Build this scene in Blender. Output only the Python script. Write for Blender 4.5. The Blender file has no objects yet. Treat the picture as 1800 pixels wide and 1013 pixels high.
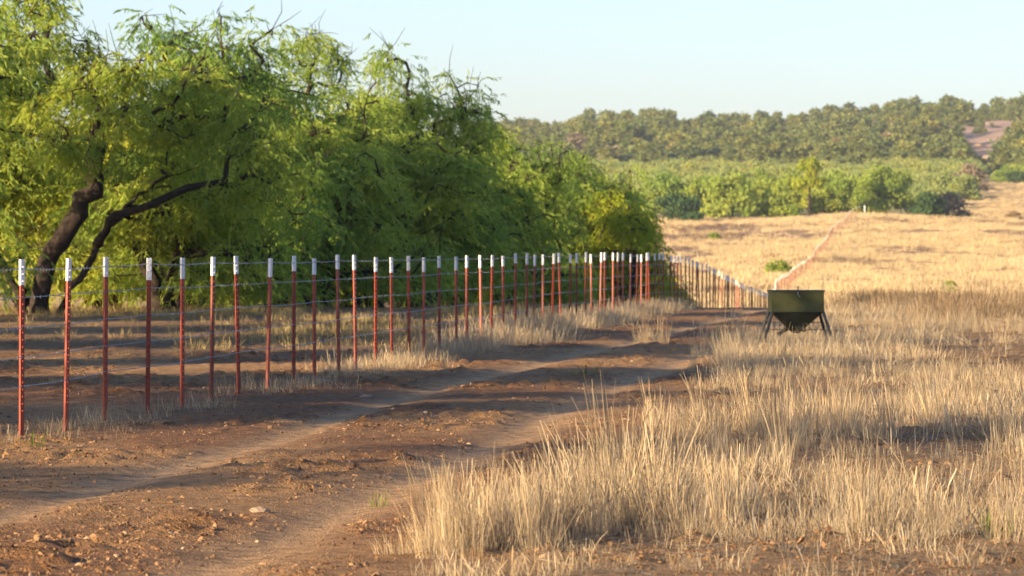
import bpy, math, random
import numpy as np
from mathutils import Vector, Matrix

R = math.radians
sc = bpy.context.scene
col = sc.collection
EYE = 1.45          # camera height (m)
F = 8000.0          # focal length in photograph pixels (160 mm on a 36 mm sensor)
HY = 438.0          # horizon row in the photograph

# ------------------------------------------------------------------ camera
cd = bpy.data.cameras.new('camera'); cam = bpy.data.objects.new('camera', cd); col.objects.link(cam)
cd.sensor_width = 36.0; cd.lens = 160.0; cd.clip_start = 0.5; cd.clip_end = 20000
cam.location = (0, 0, EYE); cam.rotation_euler = (R(90) - math.atan(68.5 / F), 0, 0)
cd.dof.use_dof = True; cd.dof.focus_distance = 33.0; cd.dof.aperture_fstop = 9.0
sc.camera = cam

# ------------------------------------------------------------------ sky and sun
SUN_EL, SUN_AZ = 13.0, 40.0     # azimuth: degrees the light travels away from the camera while crossing to +X
w = bpy.data.worlds.new('World'); sc.world = w; w.use_nodes = True
nt = w.node_tree; bg = nt.nodes['Background']
sky = nt.nodes.new('ShaderNodeTexSky'); sky.sky_type = 'NISHITA'; sky.sun_disc = False
tosun = Vector((-math.cos(R(SUN_AZ)), -math.sin(R(SUN_AZ)), 0))
sky.sun_elevation = R(SUN_EL); sky.sun_rotation = math.atan2(tosun.x, tosun.y)
sky.air_density = 1.0; sky.dust_density = 0.6; sky.ozone_density = 3.6
wb = nt.nodes.new('ShaderNodeMix'); wb.data_type = 'RGBA'; wb.blend_type = 'MULTIPLY'; wb.inputs[0].default_value = 1; wb.inputs[7].default_value = (1.0, .955, 1.10, 1)
nt.links.new(sky.outputs[0], wb.inputs[6]); nt.links.new(wb.outputs[2], bg.inputs[0]); bg.inputs[1].default_value = 0.085
ld = bpy.data.lights.new('sun', 'SUN'); ld.energy = 5.0; ld.angle = R(0.55); ld.color = (1.0, 0.77, 0.48)
sun = bpy.data.objects.new('sun', ld); col.objects.link(sun)
dirv = Vector((math.cos(R(SUN_AZ)) * math.cos(R(SUN_EL)), math.sin(R(SUN_AZ)) * math.cos(R(SUN_EL)), -math.sin(R(SUN_EL))))
sun.rotation_euler = dirv.to_track_quat('-Z', 'Y').to_euler()
vs = sc.view_settings; vs.view_transform = 'Standard'; vs.look = 'None'; vs.gamma = 1.0; vs.exposure = 1.6
cy = sc.cycles; cy.max_bounces = 6; cy.diffuse_bounces = 4; cy.transmission_bounces = 4; cy.volume_bounces = 0
cy.use_denoising = True; cy.sample_clamp_indirect = 6.0; cy.use_adaptive_sampling = True; cy.adaptive_threshold = 0.02

# ------------------------------------------------------------------ helpers
def tag(o, label=None, cat=None, group=None, kind=None):
    if label: o['label'] = label
    if cat: o['category'] = cat
    if group: o['group'] = group
    if kind: o['kind'] = kind
    return o

def mesh_np(name, V, Q=None, T=None, mat=None, smooth=False):
    """mesh from numpy arrays of quads and/or triangles"""
    me = bpy.data.meshes.new(name)
    V = np.asarray(V, np.float32)
    me.vertices.add(len(V)); me.vertices.foreach_set('co', V.ravel())
    loops = []; starts = []; n = 0
    if Q is not None and len(Q):
        Q = np.asarray(Q, np.int32); loops.append(Q.ravel()); starts.append(np.arange(len(Q)) * 4); n = len(Q) * 4
    if T is not None and len(T):
        T = np.asarray(T, np.int32); loops.append(T.ravel()); starts.append(n + np.arange(len(T)) * 3)
    L = np.concatenate(loops).astype(np.int32); S = np.concatenate(starts).astype(np.int32)
    me.loops.add(len(L)); me.loops.foreach_set('vertex_index', L)
    me.polygons.add(len(S)); me.polygons.foreach_set('loop_start', S)
    me.update(calc_edges=True); me.validate()
    if smooth: me.polygons.foreach_set('use_smooth', np.ones(len(S), bool))
    if mat: me.materials.append(mat)
    return me

def link(name, me, parent=None, loc=(0, 0, 0)):
    o = bpy.data.objects.new(name, me); col.objects.link(o); o.location = loc
    if parent: o.parent = parent
    return o

def _hash(ix, iy, s):
    h = (ix.astype(np.int64) * 374761393 + iy.astype(np.int64) * 668265263 + s * 1442695041) & 0x7fffffff
    h = ((h ^ (h >> 13)) * 1274126177) & 0x7fffffff
    return ((h ^ (h >> 16)) & 0xffff) / 65535.0

def vnoise(x, y, s=0):
    x = np.asarray(x, float); y = np.asarray(y, float)
    ix = np.floor(x); iy = np.floor(y); fx = x - ix; fy = y - iy
    fx = fx * fx * (3 - 2 * fx); fy = fy * fy * (3 - 2 * fy)
    a = _hash(ix, iy, s); b = _hash(ix + 1, iy, s); c = _hash(ix, iy + 1, s); d = _hash(ix + 1, iy + 1, s)
    return (a * (1 - fx) + b * fx) * (1 - fy) + (c * (1 - fx) + d * fx) * fy

def fbm(x, y, s=0, o=4):
    v = 0; a = 0.5; t = 0
    for k in range(o):
        v = v + a * vnoise(x * 2 ** k + 17.3 * k, y * 2 ** k + 5.1 * k, s + k); t += a; a *= 0.5
    return v / t

def sstep(a, b, x):
    t = np.clip((x - a) / (b - a), 0, 1); return t * t * (3 - 2 * t)

def pX(px, d): return (px - 900.0) / F * d
def pZ(py, d): return EYE + (HY - py) / F * d

# ------------------------------------------------------------------ terrain
_pd = np.array([-3000, 90, 112, 121, 133, 147, 164, 180, 215, 250, 280, 365, 420, 480, 530, 570, 620, 700, 760, 900, 1300, 1500])
_pz = np.array([0, 0, -.02, -.1, -.32, -.8, -1.3, -1.7, -2.05, -2.0, -1.7, -1.3, -.6, .4, 1.7, 3.1, 4.2, 5.3, 6.6, 11, 23, 30])
_fd = np.arange(-100, 1600, 2.0); _fz = np.interp(_fd, _pd, _pz)
_k = np.hanning(15); _k /= _k.sum(); _fz = np.convolve(np.pad(_fz, 7, mode='edge'), _k, 'valid')
# ridge of the far hill: ground row of the skyline against column
_rx = np.array([-4000, 600, 800, 900, 940, 975, 1000, 1040, 1100, 1160, 1205, 1250, 1300, 1400, 1500, 1600, 1680, 1750, 1800, 2200, 6000])
_ry = np.array([300, 275, 260, 250, 250, 254, 240, 229, 227, 228, 238, 229, 236, 226, 221, 208, 207, 210, 200, 190, 230])
RD = 2000.0

def tracks(d):
    xl = np.interp(d, [0, 25.1, 34.9, 47.9, 62, 76, 112, 180], [-5.6, -2.82, -1.88, -.8, .78, 2.4, 6.1, 12.5])
    xr = np.interp(d, [0, 21, 25.7, 32, 47.9, 65.5, 80, 112, 180], [-3.4, -1.37, -.96, -.35, 1.05, 2.85, 4.2, 7.6, 14.2])
    return xl, xr

def fenceX(d): return 0.0954 * d - 7.026
def grassEdge(d):
    return np.interp(d, [10, 20, 21.2, 24, 28, 36, 48, 64, 80, 95, 115, 200], [-.5, -.42, -.33, -.15, .3, 1.15, 2.0, 3.2, 4.5, 5.6, 8.2, 17])

def rutmask(X, D):
    xl, xr = tracks(D)
    wob = (fbm(D * .25, D * 0 + 3, 9, 2) - .5) * .12
    m = np.maximum(np.exp(-((X - xl - wob) / .22) ** 2), np.exp(-((X - xr - wob) / .26) ** 2))
    return m * sstep(150, 110, D) * (0.8 + .5 * fbm(X * 1.5, D * .35, 77, 3)).clip(0, 1.1)

def heightmap(X, D, fine=True):
    X = np.asarray(X, float); D = np.asarray(D, float)
    z = np.interp(D, _fd, _fz)
    # far hill
    px = 900 + X / np.maximum(D, 300) * F
    zr = EYE + (HY - np.interp(px, _rx, _ry)) / F * RD
    t = np.clip((D - 1250) / (RD - 1250), 0, 1); t2 = t * t * (3 - 2 * t)
    zb = np.interp(np.minimum(D, 1250), _fd, _fz)
    hill = zb + (zr - zb) * (0.55 * t + .45 * t2)
    hill = hill - sstep(2050, 3200, D) * 55
    hill = hill + (fbm(X / 70, D / 90, 31, 3) - .5) * 9 * np.sin(np.pi * t)
    z = np.where(D > 1250, hill, z)
    z = z + 1.3 * np.exp(-((X - 54) / 16) ** 2 - ((D - 690) / 55) ** 2)
    # rolls of the pasture
    z = z + (fbm(X / 14, D / 40, 3, 3) - .5) * .9 * sstep(230, 420, D) * sstep(1300, 900, D)
    z = z + (fbm(X / 5, D / 5, 5, 3) - .5) * .045 * sstep(200, 120, D)
    if fine:
        rm = rutmask(X, D)
        near = sstep(140, 90, D)
        ge = sstep(-.2, .8, X - grassEdge(D))
        clod = (fbm(X * 3.2, D * 2.6, 11, 4) - .5) * (.045 + .02 * ge) + np.maximum(fbm(X * 6.5, D * 5, 21, 2) - .58, 0) * .12
        patch = .35 + 1.1 * sstep(.35, .65, fbm(X * .8, D * .5, 41, 3))
        z = z + near * clod * patch * (1 - .85 * rm.clip(0, 1)) - .035 * rm * near
    return z

def gz(x, d, fine=True): return float(heightmap(np.array([x]), np.array([d]), fine)[0])

def grow(start, step, g, end):
    out = []; x = start; s = step
    while x < end:
        s *= g; x += s; out.append(x)
    return out
xs_r = grow(9.0, .07, 1.10, 3000); xs_l = [-v for v in grow(6.0, .07, 1.10, 3000)][::-1]
xs = np.array(xs_l + list(np.arange(-6.0, 9.001, .065)) + xs_r)
ds = np.array([-v for v in grow(0, 1.5, 1.3, 800)][::-1] + list(np.arange(-1, 15, 1.0)) + list(np.arange(15, 62, .105)) + grow(62, .105, 1.0145, 4500))
GX, GD = np.meshgrid(xs, ds)
GZ = heightmap(GX, GD)
nr, nc = GX.shape
V = np.stack([GX.ravel(), GD.ravel(), GZ.ravel()], 1)
ii = np.arange(nr * nc).reshape(nr, nc)
Q = np.stack([ii[:-1, :-1], ii[:-1, 1:], ii[1:, 1:], ii[1:, :-1]], -1).reshape(-1, 4)

def mixc(a, b, t): return a * (1 - t[..., None]) + np.asarray(b)[None] * t[..., None]
X, D = GX.ravel(), GD.ravel()
C = np.tile(np.array([.215, .105, .042]), (len(X), 1))
C = mixc(C, (.34, .195, .082), sstep(.4, .62, fbm(X * .45, D * .22, 51, 4)) * .8)
C = mixc(C, (.43, .27, .135), rutmask(X, D).clip(0, 1) * .95)
gr = sstep(-.3, 1.0, X - grassEdge(D)) * sstep(10, 16, D)
C = mixc(C, (.25, .165, .085), gr * (.35 + .6 * fbm(X * .8, D * .5, 61, 3)))
lb = sstep(56, 68, D) * sstep(.2, 2.0, fenceX(D) - X)
C = mixc(C, (.22, .15, .075), lb * .6)
fld = sstep(150, 250, D)
fn = fbm(X / 9, D / 22, 71, 4)
fc = mixc(np.tile(np.array([.47, .32, .13]), (len(X), 1)), (.25, .15, .09), sstep(.48, .58, fn))
C = C * (1 - fld[:, None]) + fc * fld[:, None]
sf = sstep(690, 760, D) * sstep(.105, .098, X / np.maximum(D, 1))
C = mixc(C, (.26, .23, .09), sf * .8)
hs = sstep(1150, 1300, D)
C = mixc(C, (.42, .28, .20), hs * .9)
me = mesh_np('ground', V, Q, smooth=True)
ca = me.color_attributes.new('soil', 'FLOAT_COLOR', 'POINT')
ca.data.foreach_set('color', np.concatenate([C, np.ones((len(C), 1))], 1).astype(np.float32).ravel())

# ------------------------------------------------------------------ materials
def newmat(name):
    m = bpy.data.materials.new(name); m.use_nodes = True
    t = m.node_tree; b = t.nodes['Principled BSDF']
    b.inputs['Specular IOR Level'].default_value = 0.2
    return m, t, b
def nd(t, ty, **kw):
    n = t.nodes.new(ty)
    for k, v in kw.items(): setattr(n, k, v)
    return n
def mixrgb(t, fac, a, b, mode='MIX'):
    m = nd(t, 'ShaderNodeMix', data_type='RGBA', blend_type=mode)
    for sock, v in ((m.inputs[0], fac), (m.inputs[6], a), (m.inputs[7], b)):
        if hasattr(v, 'is_linked') or isinstance(v, bpy.types.NodeSocket): t.links.new(v, sock)
        elif isinstance(v, (int, float)): sock.default_value = v
        else: sock.default_value = (*v, 1)
    return m.outputs[2]
def ramp(t, fac, stops):
    r = nd(t, 'ShaderNodeValToRGB'); e = r.color_ramp.elements
    while len(e) < len(stops): e.new(.5)
    for i, (p, c) in enumerate(stops):
        e[i].position = p; e[i].color = (*c, 1) if len(c) == 3 else c
    t.links.new(fac, r.inputs[0]); return r.outputs[0]
def noise(t, scale, detail=4, rough=.55, vec=None):
    n = nd(t, 'ShaderNodeTexNoise'); n.inputs['Scale'].default_value = scale
    n.inputs['Detail'].default_value = detail; n.inputs['Roughness'].default_value = rough
    if vec is not None: t.links.new(vec, n.inputs['Vector'])
    return n.outputs[0]

m_ground, t, b = newmat('soil')
geo = nd(t, 'ShaderNodeNewGeometry').outputs['Position']
at = nd(t, 'ShaderNodeVertexColor', layer_name='soil').outputs[0]
n1 = noise(t, 9, 6, .65, geo); n2 = noise(t, 38, 4, .6, geo); n3 = noise(t, .12, 5, .6, geo)
c = mixrgb(t, 1.0, at, ramp(t, n1, [(.3, (.42, .38, .35)), (.5, (1, 1, 1)), (.7, (1.6, 1.5, 1.35))]), 'MULTIPLY')  # mottled soil; strong contrast also paints lit and dark spots into the colour
c = mixrgb(t, 1.0, c, ramp(t, n3, [(.3, (.8, .78, .76)), (.7, (1.2, 1.2, 1.18))]), 'MULTIPLY')
c = mixrgb(t, ramp(t, n2, [(.60, (0, 0, 0)), (.70, (.55, .55, .55))]), c, (.36, .26, .15))
t.links.new(c, b.inputs['Base Color']); b.inputs['Roughness'].default_value = .95
bp = nd(t, 'ShaderNodeBump'); bp.inputs['Strength'].default_value = .9; bp.inputs['Distance'].default_value = .045
hsum = nd(t, 'ShaderNodeMath', operation='ADD'); n4 = noise(t, 55, 3, .6, geo)
t.links.new(n1, hsum.inputs[0]); t.links.new(n4, hsum.inputs[1]); t.links.new(hsum.outputs[0], bp.inputs['Height'])
t.links.new(bp.outputs[0], b.inputs['Normal'])
me.materials.append(m_ground)
ground = tag(link('ground', me), 'red-brown dirt with two wheel ruts, dry pasture and hill beyond', 'ground', kind='structure')

def leafmat(name, ca_, cb_, cc_, trans=.45):
    """foliage: per-leaf tint attribute, diffuse and translucent"""
    m = bpy.data.materials.new(name); m.use_nodes = True; t = m.node_tree; t.nodes.clear()
    out = nd(t, 'ShaderNodeOutputMaterial')
    a = nd(t, 'ShaderNodeAttribute', attribute_name='tint').outputs['Fac']
    c = ramp(t, a, [(0, ca_), (.5, cb_), (1, cc_)])
    oi = nd(t, 'ShaderNodeObjectInfo').outputs['Random']
    c = mixrgb(t, 1.0, c, ramp(t, oi, [(0, (.82, .9, .95)), (.5, (1, 1, 1)), (1, (1.2, 1.08, .85))]), 'MULTIPLY')
    d = nd(t, 'ShaderNodeBsdfDiffuse'); tr = nd(t, 'ShaderNodeBsdfTranslucent'); mx = nd(t, 'ShaderNodeMixShader')
    t.links.new(c, d.inputs[0])
    t.links.new(mixrgb(t, 1.0, c, (1.25, 1.2, .6), 'MULTIPLY'), tr.inputs[0])
    mx.inputs[0].default_value = trans
    t.links.new(d.outputs[0], mx.inputs[1]); t.links.new(tr.outputs[0], mx.inputs[2]); t.links.new(mx.outputs[0], out.inputs[0])
    return m
m_leaf = leafmat('mesquite_leaf', (.20, .30, .075), (.31, .40, .085), (.46, .50, .105), .58)
m_leaf_y = leafmat('yellow_green_leaf', (.20, .28, .03), (.30, .36, .04), (.40, .42, .06))
m_leaf_far = leafmat('scrub_leaf', (.19, .27, .055), (.29, .37, .075), (.42, .46, .10), .52)
m_leaf_scrub = leafmat('hazed_scrub_leaf', (.24, .29, .10), (.32, .36, .12), (.41, .43, .16), .48)  # leaf colour made paler to paint haze onto the scrub behind
m_leaf_dark = leafmat('dark_bush_leaf', (.045, .09, .035), (.07, .12, .045), (.11, .16, .05), .3)
m_leaf_jun = leafmat('juniper_leaf', (.12, .155, .05), (.20, .225, .07), (.30, .30, .10), .42)
m_leaf_brown = leafmat('brown_bush_leaf', (.19, .14, .09), (.26, .20, .13), (.32, .25, .17), .3)

def barkmat(name, c0, c1):
    m, t, b = newmat(name)
    n = noise(t, 14, 5, .6, nd(t, 'ShaderNodeTexCoord').outputs['Object'])
    t.links.new(ramp(t, n, [(.3, c0), (.7, c1)]), b.inputs['Base Color']); b.inputs['Roughness'].default_value = .95
    bp = nd(t, 'ShaderNodeBump'); bp.inputs['Strength'].default_value = .6; bp.inputs['Distance'].default_value = .03
    t.links.new(n, bp.inputs['Height']); t.links.new(bp.outputs[0], b.inputs['Normal'])
    return m
m_bark = barkmat('mesquite_bark', (.018, .013, .010), (.05, .036, .028))

def strawmat(name, stops, trans=.3):
    m = bpy.data.materials.new(name); m.use_nodes = True; t = m.node_tree; t.nodes.clear()
    out = nd(t, 'ShaderNodeOutputMaterial')
    a = nd(t, 'ShaderNodeAttribute', attribute_name='tint').outputs['Fac']
    c = ramp(t, a, stops)
    oi = nd(t, 'ShaderNodeObjectInfo').outputs['Random']
    c = mixrgb(t, 1.0, c, ramp(t, oi, [(0, (.50, .48, .50)), (.5, (.92, .92, .92)), (1, (1.2, 1.12, 1.0))]), 'MULTIPLY')
    d = nd(t, 'ShaderNodeBsdfDiffuse'); tr = nd(t, 'ShaderNodeBsdfTranslucent'); mx = nd(t, 'ShaderNodeMixShader')
    t.links.new(c, d.inputs[0]); t.links.new(c, tr.inputs[0]); mx.inputs[0].default_value = trans
    t.links.new(d.outputs[0], mx.inputs[1]); t.links.new(tr.outputs[0], mx.inputs[2]); t.links.new(mx.outputs[0], out.inputs[0])
    return m
m_straw = strawmat('dry_straw', [(0, (.24, .165, .09)), (.35, (.40, .31, .19)), (.7, (.53, .43, .28)), (1, (.57, .51, .40))])
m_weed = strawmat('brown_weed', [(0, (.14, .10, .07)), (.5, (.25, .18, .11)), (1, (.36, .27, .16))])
m_field = strawmat('golden_pasture', [(0, (.44, .32, .16)), (.5, (.61, .48, .27)), (1, (.70, .58, .37))])
m_ygrass = strawmat('yellow_green_grass', [(0, (.20, .15, .07)), (.5, (.33, .26, .12)), (1, (.45, .36, .19))])
m_green = strawmat('green_weed', [(0, (.10, .14, .03)), (1, (.22, .28, .06))])

# ------------------------------------------------------------------ trees: clumps in lobes, joined back to the stems
def tube(pts, rad, sides, V, Q):
    P = np.asarray(pts, float); n = len(P)
    T = np.gradient(P, axis=0); T /= np.linalg.norm(T, axis=1)[:, None] + 1e-9
    base = sum(len(v) for v in V)
    ref = np.array([0.31, .95, .05]); A = np.cross(T, ref); A /= np.linalg.norm(A, axis=1)[:, None] + 1e-9
    B = np.cross(T, A); th = np.arange(sides) / sides * 2 * np.pi
    ring = P[:, None] + np.asarray(rad)[:, None, None] * (A[:, None] * np.cos(th)[None, :, None] + B[:, None] * np.sin(th)[None, :, None])
    V.append(ring.reshape(-1, 3))
    i = np.arange(n - 1)[:, None] * sides; j = np.arange(sides)[None]; j2 = (j + 1) % sides
    Q.append(base + np.stack([i + j, i + j2, i + sides + j2, i + sides + j], -1).reshape(-1, 4))

def gen_tree(seed, stems, lobes, nclump, nleaf, leaf=(.15, .018), clump_r=.52, droop=.75, rmul=1.0, mat=None, wood=True, tintmid=.45, shell=.55, spray=0, rbase=.011):
    """stems: polylines of points; lobes: (centre, radii); returns wood mesh, crown mesh"""
    rng = np.random.default_rng(seed)
    pts = []; par = []
    for s in stems:
        prev = -1
        s = np.asarray(s, float)
        for k in range(len(s) - 1):
            for f in np.linspace(0, 1, 4, endpoint=False):
                pts.append(s[k] * (1 - f) + s[k + 1] * f + (rng.normal(0, .05, 3) if prev >= 0 else 0)); par.append(prev); prev = len(pts) - 1
        pts.append(s[-1]); par.append(prev)
    # clump centres
    vol = np.array([np.prod(l[1]) ** .75 for l in lobes]); pick = rng.choice(len(lobes), nclump, p=vol / vol.sum())
    u = rng.normal(0, 1, (nclump, 3)); u /= np.linalg.norm(u, axis=1)[:, None]
    rr = shell + (1 - shell) * rng.random(nclump) ** .6
    rr = np.where(rng.random(nclump) < .22, rng.random(nclump) * shell + .1, rr)
    cc = np.array([lobes[p][0] for p in pick]) + u * rr[:, None] * np.array([lobes[p][1] for p in pick])
    cc[:, 2] = np.maximum(cc[:, 2], .25 + .3 * rng.random(nclump))
    root = pts[0]
    order = np.argsort(np.linalg.norm(cc - np.mean([s[-1] for s in stems], axis=0), axis=1))
    cnt_tip = []
    arr = np.array(pts); nroot = max(3, len(pts) // 3)
    for ci in order:
        c = cc[ci]; dv = arr - c
        dist = np.linalg.norm(dv, axis=1) + np.maximum(dv[:, 2], 0) * 1.4
        dist[:2] += 3
        j = int(np.argmin(dist)); a = arr[j]; L = np.linalg.norm(c - a); k = max(2, int(L / .45))
        prev = j; mid = (a + c) / 2 + np.array([0, 0, .12 * L]) + rng.normal(0, .10 * L, 3); new = []
        for q in range(1, k + 1):
            f = q / k; p = (1 - f) ** 2 * a + 2 * f * (1 - f) * mid + f * f * c + (rng.normal(0, .03, 3) if q < k else 0)
            pts.append(p); new.append(p); par.append(prev); prev = len(pts) - 1
        arr = np.vstack([arr, new]); cnt_tip.append(prev)
    N = len(pts); cnt = np.zeros(N); cnt[cnt_tip] = 1
    for i in range(N - 1, -1, -1):
        if par[i] >= 0: cnt[par[i]] += cnt[i]
    rad = rbase * np.maximum(cnt, .6) ** .52 * rmul
    V, Qd = [], []
    if wood:
        kids = {}
        for i, p in enumerate(par): kids.setdefault(p, []).append(i)
        done = set()
        for st in kids.get(-1, []):
            stack = [(st, -1)]
            while stack:
                n, p = stack.pop(); chain = [p] if p >= 0 else []
                cur = n
                while True:
                    chain.append(cur); ks = kids.get(cur, [])
                    if not ks: break
                    ks = sorted(ks, key=lambda q: -cnt[q])
                    for q in ks[1:]: stack.append((q, cur))
                    cur = ks[0]
                r = rad[chain].copy()
                if p >= 0: r[0] = min(r[0], r[1] * 1.15)
                if p < 0: r[0] *= 1.5; r[1] *= 1.15
                tube(np.array(pts)[chain], r, 7 if r.max() > .05 else 4, V, Qd)
        if spray:
            for c in cc:
                for q in range(4):
                    e = c + rng.normal(0, .3, 3) + np.array([0, 0, .05]); md_ = (c + e) / 2 + rng.normal(0, .06, 3); tube([c, md_, e], [.012, .009, .004], 3, V, Qd)
        wm = mesh_np('trunk', np.concatenate(V), np.concatenate(Qd), mat=m_bark, smooth=True)
    else: wm = None
    # leaves
    M = nclump * nleaf
    ctr = np.repeat(cc, nleaf, 0); cs = np.repeat(rng.uniform(.6, 1.35, nclump), nleaf) * clump_r
    off = rng.normal(0, .5, (M, 3)) * cs[:, None] * np.array([1, 1, .62]); off[:, 2] -= np.abs(rng.normal(0, .28, M)) * cs
    az = rng.random(M) * 2 * np.pi; el = -np.arcsin(np.clip(rng.normal(droop, .35, M), -.6, 1))
    if spray:
        g = spray; ns = (M + g - 1) // g; sid = np.minimum(np.arange(M) // g, ns - 1); first = np.minimum(sid * g, M - 1)
        off = off[first]; sa = np.arctan2(off[:, 1], off[:, 0]) + np.repeat(rng.normal(0, .8, ns), g)[:M]; se = -np.repeat(np.clip(rng.normal(.55, .4, ns), -.3, 1.35), g)[:M]
        sl = np.repeat(rng.uniform(.22, .6, ns), g)[:M] * (np.arange(M) % g) / g
        off = off + sl[:, None] * np.stack([np.cos(sa) * np.cos(se), np.sin(sa) * np.cos(se), np.sin(se) - .35 * sl], 1)
        az = sa + np.where(np.arange(M) % 2, 1, -1) * rng.uniform(.3, 1.2, M); el = se * .7 - rng.uniform(0, .8, M)
    p0 = ctr + off; p0[:, 2] = np.maximum(p0[:, 2], .08)
    dv = np.stack([np.cos(az) * np.cos(el), np.sin(az) * np.cos(el), np.sin(el)], 1)
    sd = np.cross(dv, rng.normal(0, 1, (M, 3))); sd /= np.linalg.norm(sd, axis=1)[:, None] + 1e-9
    ln = leaf[0] * rng.uniform(.6, 1.4, M)[:, None]; wd = leaf[1] * rng.uniform(.7, 1.3, M)[:, None]
    A = p0; Bv = p0 + dv * ln * .5 + sd * wd; Cv = p0 + dv * ln; Dv = p0 + dv * ln * .5 - sd * wd
    LV = np.stack([A, Bv, Cv, Dv], 1).reshape(-1, 3)
    LQ = np.arange(M * 4).reshape(-1, 4)
    cm = mesh_np('crown', LV, LQ, mat=mat)
    tint = np.clip(np.repeat(rng.normal(tintmid, .2, nclump), nleaf) + rng.normal(0, .13, M), 0, 1)
    a = cm.attributes.new('tint', 'FLOAT', 'FACE'); a.data.foreach_set('value', tint.astype(np.float32))
    return wm, cm

def place_tree(name, meshes, x, d, rz=0., s=(1, 1, 1), label=None, cat='tree', group=None, sink=.05, mat=None):
    e = bpy.data.objects.new(name, None); col.objects.link(e); e.empty_display_size = .3
    e.location = (x, d, gz(x, d, False) - sink); e.rotation_euler = (0, 0, rz); e.scale = s
    if meshes[0]:
        o = link('trunk', meshes[0], e)
    o = link('crown', meshes[1], e)
    tag(e, label, cat, group); return e

def rand_lobes(rng, H, W, n=7, low=.16):
    L = []
    for k in range(n):
        a = k / n * 2 * np.pi + rng.normal(0, .4); r = W * rng.uniform(.28, .62)
        z = H * rng.uniform(.36, .76)
        L.append(((math.cos(a) * r, math.sin(a) * r, z), (W * rng.uniform(.30, .46), W * rng.uniform(.30, .46), H * rng.uniform(.13, .22))))
    L.append(((rng.normal(0, .1 * W), rng.normal(0, .1 * W), H * .83), (W * .36, W * .36, H * .15)))
    for k in range(4 if low < .2 else 2):
        a = rng.random() * 2 * np.pi
        L.append(((math.cos(a) * W * .72, math.sin(a) * W * .72, H * (low + .12)), (W * .34, W * .34, H * .14)))
    return L
def rand_stems(rng, H, W, n=3):
    S = []
    for k in range(n):
        a = k / n * 2 * np.pi + rng.normal(0, .5); x, y = math.cos(a), math.sin(a); q = rng.uniform(.7, 1.2)
        S.append([(x * .15, y * .15, -.2), (x * .35 * q, y * .35 * q, H * .16), (x * W * .22 * q, y * W * .22 * q, H * .32), (x * W * .30 * q, y * W * .30 * q, H * .5)])
    return S

rngT = np.random.default_rng(5)
MES = []
# variant 0: the big leaning tree at the left; its stems lean to +X as in the photograph
MES.append(gen_tree(11, [[(0, 0, -.2), (.35, 0, .55), (.95, .1, 1.5), (1.45, .2, 2.3), (2.1, .3, 2.75), (3.0, .3, 3.1)],
                         [(-.4, .2, -.2), (-.25, .2, .9), (.15, .2, 1.7), (.75, .2, 2.6), (.85, .3, 3.5), (1.1, .2, 4.4)],
                         [(-.5, -.2, -.2), (-1.0, -.3, 1.0), (-1.5, -.4, 2.0), (-1.9, -.4, 3.2)],
                         [(.9, .1, 1.5), (1.3, -.6, 2.0), (2.3, -.9, 2.4)]],
        [((-1.9, 0, 5.2), (1.3, 1.3, 1.1)), ((-.2, 0, 5.7), (1.5, 1.5, 1.4)), ((1.6, .2, 4.8), (1.5, 1.5, 1.1)), ((3.2, 0, 4.1), (1.4, 1.4, 1.0)),
         ((4.1, -.2, 3.0), (1.0, 1.2, .9)), ((-2.9, .3, 3.6), (1.1, 1.2, 1.1)), ((.6, -1.4, 3.9), (1.3, .9, .8)), ((-.8, 1.5, 4.2), (1.5, 1.0, 1.0)),
         ((2.4, 1.2, 2.6), (1.3, .9, .8)), ((-3.0, 0, 1.9), (.9, .9, .9)), ((-.2, .3, 6.7), (.8, .8, .6))], 175, 250, clump_r=.46, rmul=1.15, spray=10, rbase=.015, mat=m_leaf))
for k in range(5):
    H, W = (6.6, 3.0) if k < 4 else (4.6, 2.6)
    MES.append(gen_tree(20 + k, rand_stems(rngT, H, W, 3 + k % 2), rand_lobes(rngT, H, W, low=.22 if k in (0, 2) else .12), 150, 240, clump_r=.46, rmul=1.2, spray=10, rbase=.015, mat=m_leaf, tintmid=.4 + .05 * k))
# variant 6: slim tall tree with an open, feathery top
MES.append(gen_tree(31, [[(0, 0, -.2), (.1, 0, 1.5), (-.1, .1, 3.2), (.2, 0, 5.0), (.3, 0, 6.4)], [(.1, 0, 1.5), (.7, .2, 3.0), (.9, .2, 4.6)]],
        [((.2, 0, 6.9), (.9, .9, .8)), ((-.7, 0, 5.8), (.8, .8, .7)), ((1.2, 0, 6.2), (.6, .6, .7)), ((.9, .2, 4.7), (1.0, 1.0, .7)), ((-.6, 0, 4.0), (1.3, 1.2, .9)),
         ((.8, 0, 3.0), (1.3, 1.2, .9)), ((0, 0, 1.8), (1.5, 1.4, .8))], 100, 190, clump_r=.42, spray=10, rbase=.014, mat=m_leaf))
MESY = gen_tree(41, rand_stems(rngT, 4.6, 2.2, 3), rand_lobes(rngT, 4.6, 2.2), 120, 220, spray=10, rbase=.013, mat=m_leaf_y)

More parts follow.
